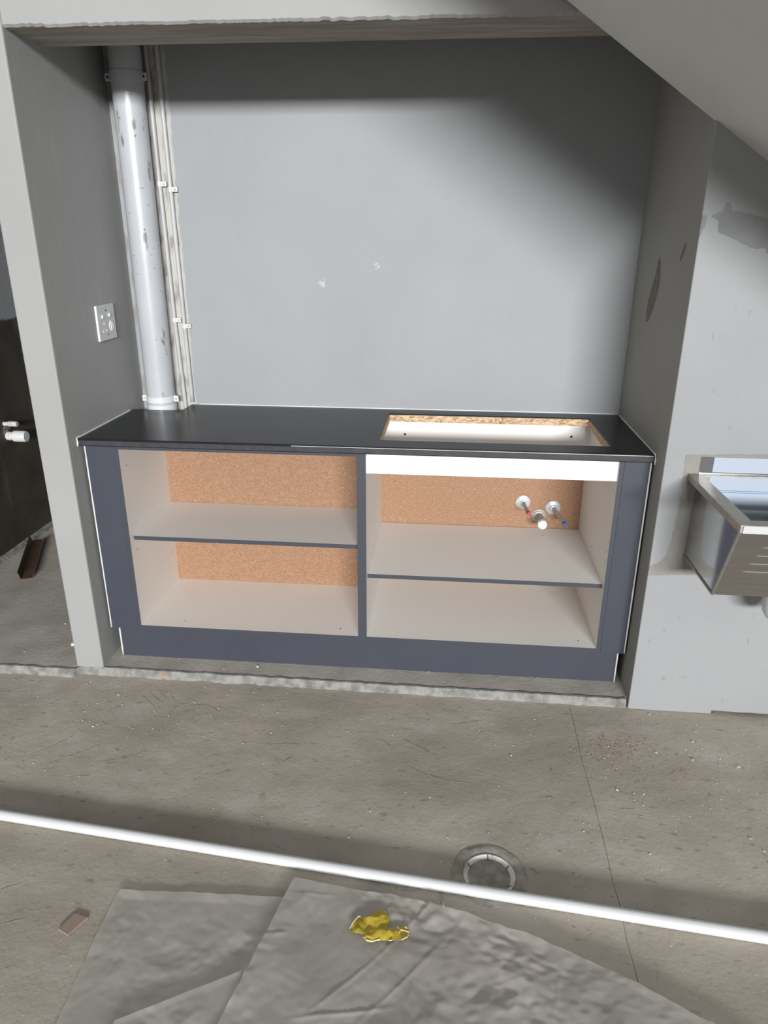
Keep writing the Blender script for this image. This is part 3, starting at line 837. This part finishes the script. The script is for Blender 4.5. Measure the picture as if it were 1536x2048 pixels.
# ------------------------------------------------------------------ polythene sheets
FOLDS = {}
def rnd2(i, j, seed):
    return N(i * 7.31 + 0.37, j * 5.17 + 0.71, seed * 3.3 + 0.19) * 1.6
def facet(x, y, seed):
    """height made of flat triangles that meet in straight kinks"""
    sk = (x + y) * 0.3660254
    u, v = x + sk, y + sk
    i, j = math.floor(u), math.floor(v)
    fu, fv = u - i, v - j
    h00, h11 = rnd2(i, j, seed), rnd2(i + 1, j + 1, seed)
    if fu > fv:
        return h00 * (1 - fu) + rnd2(i + 1, j, seed) * (fu - fv) + h11 * fv
    return h00 * (1 - fv) + rnd2(i, j + 1, seed) * (fv - fu) + h11 * fu
def crease(x, y, seed):
    """crumpled film: flat facets at three sizes, stronger in some places, and a few long folds"""
    m = 0.25 + 0.75 * max(0.0, min(1.0, 0.45 + 1.6 * N(x * 2.6 + seed, y * 2.6, 0.5)))
    wx, wy = x + 0.045 * N(x * 5, y * 5, seed + 1), y + 0.045 * N(x * 5, y * 5, seed + 2)
    h = 0.007 + 0.0045 * facet(wx * 9, wy * 11, seed) + 0.0062 * m * facet(wx * 21 + 3, wy * 17, seed + 3) + 0.0028 * m * facet(wx * 44, wy * 52, seed + 6)
    if seed not in FOLDS:
        rnd = random.Random(seed * 31)
        FOLDS[seed] = [(math.cos(t), math.sin(t), rnd.uniform(-0.4, 0.4)) for t in (rnd.uniform(0, PI) for _ in range(12))]
    wob = 0.02 * N(x * 3, y * 3, seed)
    for k, (c, s_, off) in enumerate(FOLDS[seed]):
        u = abs((x - 1.2) * c + (y + 1.25) * s_ + off + wob)
        if u < 0.0065:
            h += 0.003 * (1 - u / 0.0065) * max(0.0, min(1.0, 2.6 * N(x * 4, y * 4, k * 1.7 + seed)))
    return max(h, 0.0008)
def sheet(name, corner_fn, nu, nv, seed, z0, parent=None, lift=0.006, amp=1.0, **k):
    bm = B()
    g = []
    for i in range(nu + 1):
        row = []
        for j in range(nv + 1):
            u, v = i / nu, j / nv
            x, y = corner_fn(u, v)
            e = max(0, 1 - min(u, 1 - u, v, 1 - v) / 0.03)
            z = z0 + amp * crease(x, y, seed) + lift * e * (0.5 + 0.5 * N(x * 9, y * 9, seed + 2))
            row.append(bm.verts.new((x + 0.002 * N(x * 30, y * 30, 3), y + 0.002 * N(x * 30, y * 30, 8), z)))
        g.append(row)
    for i in range(nu):
        for j in range(nv):
            bm.faces.new((g[i][j], g[i + 1][j], g[i + 1][j + 1], g[i][j + 1]))
    return obj(name, bm, 'poly', parent, smooth=True, **k)
def bil(p00, p10, p11, p01, wob=0.006):
    def f(u, v):
        x = (1 - u) * (1 - v) * p00[0] + u * (1 - v) * p10[0] + u * v * p11[0] + (1 - u) * v * p01[0]
        y = (1 - u) * (1 - v) * p00[1] + u * (1 - v) * p10[1] + u * v * p11[1] + (1 - u) * v * p01[1]
        return x + wob * N(x * 4, y * 4, 2), y + wob * N(x * 4, y * 4, 6) + wob * 0.4 * N(x * 17, y * 17, 4)
    return f
sA = sheet('plastic_sheet', bil((0.502, -1.030), (1.02, -1.005), (1.05, -1.85), (0.515, -1.85)), 150, 210, 3, ZF + 0.001, amp=0.6,
           label='milky plastic sheet with a folded corner, nearer the small brown shard', cat='plastic sheet', group='plastic sheets on the floor')
sheet('folded_flap', bil((0.640, -1.362), (0.885, -1.228), (0.90, -1.80), (0.60, -1.80)), 70, 110, 8, ZF + 0.011, sA, amp=0.6, lift=0.006, label='folded over flap of plastic')
# upper sheet: its far edge bends away to the right
def fB(u, v):
    top = [(0.955, -0.965), (1.12, -0.985), (1.30, -1.005), (1.50, -1.052), (1.66, -1.108), (1.81, -1.180), (1.95, -1.252), (2.15, -1.38)]
    t = u * (len(top) - 1); i = min(int(t), len(top) - 2); f = t - i
    tx, ty = top[i][0] * (1 - f) + top[i + 1][0] * f, top[i][1] * (1 - f) + top[i + 1][1] * f
    bx, by = 0.76 + u * 1.35, -1.88
    x, y = tx * (1 - v) + bx * v, ty * (1 - v) + by * v
    return x + 0.006 * N(x * 4, y * 4, 12), y + 0.005 * N(x * 5, y * 5, 16) + 0.003 * N(x * 17, y * 17, 14)
sB = sheet('plastic_sheet', fB, 330, 230, 5, ZF + 0.017, amp=1.0, lift=0.004,
           label='crumpled milky plastic sheet under the yellow foil scrap', cat='plastic sheet', group='plastic sheets on the floor')
SBZ = lambda x, y: ZF + 0.017 + crease(x, y, 5)

# yellow scrap
px = [(700, 1857), (706, 1846), (716, 1834), (728, 1836), (740, 1836), (743, 1827), (752, 1822), (765, 1821), (773, 1828), (779, 1840), (777, 1850), (775, 1857), (790, 1856), (800, 1855),
      (813, 1857), (821, 1867), (814, 1877), (803, 1884), (790, 1884), (775, 1883), (760, 1882), (745, 1885), (733, 1884), (727, 1875), (726, 1870), (712, 1868), (702, 1862)]
fp = [floorpt(x, y, ZF + 0.03) for x, y in px]
yr = thing('foil_scrap', (sum(p.x for p in fp) / len(fp), sum(p.y for p in fp) / len(fp), ZF + 0.03), 'torn yellow foil scrap on the crumpled plastic sheet', 'foil scrap')
bm = B()
vs = [bm.verts.new((p.x, p.y, 0)) for p in fp]
bmesh.ops.triangulate(bm, faces=[bm.faces.new(vs)])
for it in range(3):
    bmesh.ops.subdivide_edges(bm, edges=bm.edges[:], cuts=1, use_grid_fill=True)
    bmesh.ops.triangulate(bm, faces=bm.faces[:])
for v in bm.verts:
    x, y = v.co.x, v.co.y
    v.co.z = SBZ(x, y) + 0.008 + 0.007 * facet(x * 30, y * 30, 4) + 0.004 * facet(x * 75, y * 75, 2)
r_ = bmesh.ops.extrude_face_region(bm, geom=bm.faces[:])
for e in r_['geom']:
    if isinstance(e, bmesh.types.BMVert): e.co.z -= 0.0006
obj('film', bm, 'foil', yr, autosmooth=35)
for seg_ in ([(700, 1857), (706, 1846), (717, 1833), (721, 1834)], [(727, 1875), (733, 1883), (745, 1884), (760, 1881)], [(803, 1884), (814, 1877), (817, 1870)], [(795, 1857), (799, 1862), (798, 1869)], [(801, 1862), (812, 1865), (818, 1867)], [(778, 1884), (785, 1884)]):
    pp = [floorpt(x, y, ZF + 0.03) for x, y in seg_]
    pp = [Vector((p.x, p.y, SBZ(p.x, p.y) + 0.0085 + 0.003 * N(p.x * 90, p.y * 90, 1))) for p in pp]
    bm = B(); tube(bm, pp, [0.0014 + 0.0008 * abs(N(p.x * 120, p.y * 120, 2)) for p in pp], 6)
    obj('torn_edge', bm, 'foil_edge', yr, label='curled cream torn edge')

# ------------------------------------------------------------------ small loose pieces
def shard(name, px, h, material, label, cat, z=ZF):
    pts = [floorpt(x, y, z + 0.0005) for x, y in px]
    bm = B(); prism(bm, pts, (0, 0, h))
    return obj(name, bm, material, bevel=min(0.0012, h * 0.25), label=label, cat=cat)
shard('tile_shard', [(116, 1861), (150, 1828), (177, 1837), (136, 1873)], 0.005, 'tile_chip', 'small flat pinkish brown shard left of the plastic sheets', 'shard')
def pebble(name, px, r, material, label, seed, z=ZF, cat='chip'):
    p = floorpt(*px, z)
    bm = B(); bmesh.ops.create_icosphere(bm, subdivisions=2, radius=1)
    for v in bm.verts:
        q = v.co.copy(); s = 1 + 0.35 * N(q.x * 1.6 + seed, q.y * 1.6, q.z * 1.6)
        v.co = Vector((p.x + q.x * r[0] * s, p.y + q.y * r[1] * s, p.z + max(q.z, -0.55) * r[2] * s + r[2] * 0.55))
    return obj(name, bm, material, label=label, cat=cat)
pebble('brick_chip', (328, 1354), (0.011, 0.006, 0.008), 'brick_chip', 'small orange brick chip on the pale cement lip', 2, z=-0.021)
pebble('stone', (886, 1810), (0.005, 0.011, 0.008), 'stone', 'small grey pebble between the loose pipe and plastic sheet', 5, cat='stone')
pebble('stone', (515, 1334), (0.004, 0.004, 0.004), 'crumb', 'tiny white pebble on the raised floor before the kickboard', 8, z=0.0, cat='stone')
pebble('stone', (147, 1290), (0.010, 0.008, 0.007), 'crumb', 'white plaster lump at the foot of the left partition', 9, z=0.0, cat='stone')

def crumbs(name, pts, material, label, smin, smax):
    bm = B()
    for x, y, z in pts:
        s = random.uniform(smin, smax) * (1 if random.random() < 0.85 else 1.8)
        vs = [bm.verts.new((x + s * random.uniform(-1, 1), y + s * random.uniform(-1, 1), z + s * random.uniform(0, 0.9))) for _ in range(5)]
        try:
            bmesh.ops.convex_hull(bm, input=vs)
        except Exception:
            pass
    return obj(name, bm, material, label=label, cat='debris', kind='stuff')
pts = []
for i in range(700):
    x = random.uniform(-0.8, 2.9); y = -0.08 - abs(random.gauss(0, 0.42))
    if (Vector((x, y)) - DRAIN.xy).length > 0.12: pts.append((x, y, ZF))
for i in range(110):
    pts.append((0.15 + random.gauss(0, 0.22), -0.28 + random.gauss(0, 0.12), ZF))
for i in range(70): pts.append((random.uniform(-0.95, -0.15), random.uniform(0, 1.6), 0.0))
for i in range(45): pts.append((random.uniform(0.06, 1.95), random.uniform(-0.03, 0.03), 0.001))
for i in range(200): pts.append((2.2 + random.gauss(0, 0.28), -0.45 + random.gauss(0, 0.18), ZF))
pts = [p for p in pts if not (p[2] == 0.0 and p[0] < -0.62) and not (p[2] == ZF and (p[1] > -0.10 or abs(p[1] + 0.823 + (p[0] - 0.038) * 0.0952) < 0.025))]
crumbs('plaster_crumbs', pts, 'crumb', 'scattered pale plaster crumbs on the concrete floor', 0.0012, 0.0030)
pts = [(1.93 + random.gauss(0, 0.06), -0.31 + random.gauss(0, 0.035), ZF) for _ in range(350)]
pts += [(2.0 + random.gauss(0, 0.16), -0.38 + random.gauss(0, 0.09), ZF) for _ in range(350)]
crumbs('brown_grit', [p for p in pts if p[1] < -0.11], 'sand', 'patch of brown grit on the floor in front of the right pier', 0.0010, 0.0024)

# scored trowel and drag marks in the concrete
def mark(pxs, w):
    q = [floorpt(x, y, ZF) for x, y in pxs]
    pts_ = []
    for a_, b_ in zip(q[:-1], q[1:]):
        pts_ += [a_.lerp(b_, i / 6) for i in range(6)]
    pts_.append(q[-1])
    bm = B(); prev = None
    n_ = len(pts_)
    for i, p in enumerate(pts_):
        d_ = (pts_[min(i + 1, n_ - 1)] - pts_[max(i - 1, 0)]).normalized()
        s_ = Vector((-d_.y, d_.x, 0))
        ww = w * (0.15 + math.sin(PI * i / (n_ - 1)) * (0.7 + 0.6 * N(p.x * 60, p.y * 60, 1)))
        row = [bm.verts.new(p + s_ * ww + Vector((0, 0, 0.0003))), bm.verts.new(p + s_ * ww * 0.4 + Vector((0, 0, 0.0007))), bm.verts.new(p - s_ * ww * 0.4 + Vector((0, 0, 0.0007))), bm.verts.new(p - s_ * ww + Vector((0, 0, 0.0003)))]
        if prev:
            for k in range(3): bm.faces.new((prev[k], row[k], row[k + 1], prev[k + 1]))
        prev = row
    obj('scored_mark', bm, 'scratch', floor)
for pxs, w in (([(808, 1480), (840, 1495), (875, 1512)], 0.0026), ([(808, 1527), (840, 1545), (890, 1560), (953, 1569)], 0.0028), ([(362, 1420), (380, 1411), (402, 1409), (425, 1414), (441, 1424)], 0.0022),
               ([(750, 1478), (768, 1482), (790, 1500)], 0.0024), ([(0, 1780), (15, 1774), (38, 1768)], 0.002), ([(0, 1850), (25, 1842), (50, 1837)], 0.002), ([(545, 1488), (575, 1487), (600, 1489)], 0.0028),
               ([(555, 1530), (575, 1518), (588, 1510)], 0.0024), ([(1090, 1595), (1100, 1592), (1108, 1597)], 0.004), ([(1240, 1617), (1255, 1618), (1270, 1618)], 0.0028),
               ([(900, 1448), (930, 1446), (968, 1440)], 0.0018), ([(300, 1385), (315, 1398), (325, 1408)], 0.0012), ([(285, 1392), (300, 1405), (312, 1416)], 0.0012), ([(318, 1382), (332, 1395), (340, 1402)], 0.0012),
               ([(340, 1384), (348, 1398), (352, 1404)], 0.0012), ([(60, 1510), (110, 1490), (150, 1470)], 0.0018), ([(90, 1530), (150, 1508), (200, 1490)], 0.0016), ([(190, 1525), (240, 1518), (300, 1500)], 0.0016)):
    mark(pxs, w)

# ------------------------------------------------------------------ things in the room on the left
root = thing('channel_offcut', (-0.85, 0.9, 0.0), 'brown folded metal channel offcut on the floor by the dark wall', 'offcut')
A, Bf = Vector((-0.738, 0.655, 0.002)), Vector((-0.945, 1.125, 0.002))
dd = (Bf - A).normalized(); nn = Vector((dd.y, -dd.x, 0))
def strip(name, q):
    bm = B(); n_ = (q[1] - q[0]).cross(q[3] - q[0]).normalized() * 0.002
    prism(bm, q, n_); obj(name, bm, 'rust', root)
w = 0.027
strip('base', [A - nn * w, A + nn * w, Bf + nn * w, Bf - nn * w])
upv = Vector((0, 0, 0.034))
strip('flange', [A - nn * w, Bf - nn * w, Bf - nn * (w + 0.012) + upv, A - nn * (w + 0.012) + upv + dd * 0.012])
upv = Vector((0, 0, 0.02))
strip('flange', [A + nn * w, A + nn * (w + 0.012) + upv + dd * 0.015, Bf + nn * (w + 0.014) + upv, Bf + nn * w])

def wallstub(name, y, z, r, L, label, capped):
    t = thing(name, (-1.0, y, z), label, 'pipe stub')
    bm = B(); tube(bm, [(-1.001, y, z), (-1.0 + L * 0.45, y, z)], r * 0.78, 18); obj('pipe', bm, 'cap', t, autosmooth=40)
    bm = B(); lathe(bm, [(r * 0.9, L * 0.35), (r, L * 0.38), (r, L * 0.92), (r * 0.9, L), (r * 0.3, L * 1.0)], (-1.0, y, z), (1, 0, 0), 24)
    obj('cap', bm, 'pvc' if capped else 'cap', t, autosmooth=40)
wallstub('wall_stub', 1.115, 0.605, 0.030, 0.105, 'thick white capped pipe stub on the dark wall', True)
wallstub('wall_stub', 1.10, 0.675, 0.014, 0.075, 'thin pipe stub just above the thick one on the dark wall', False)
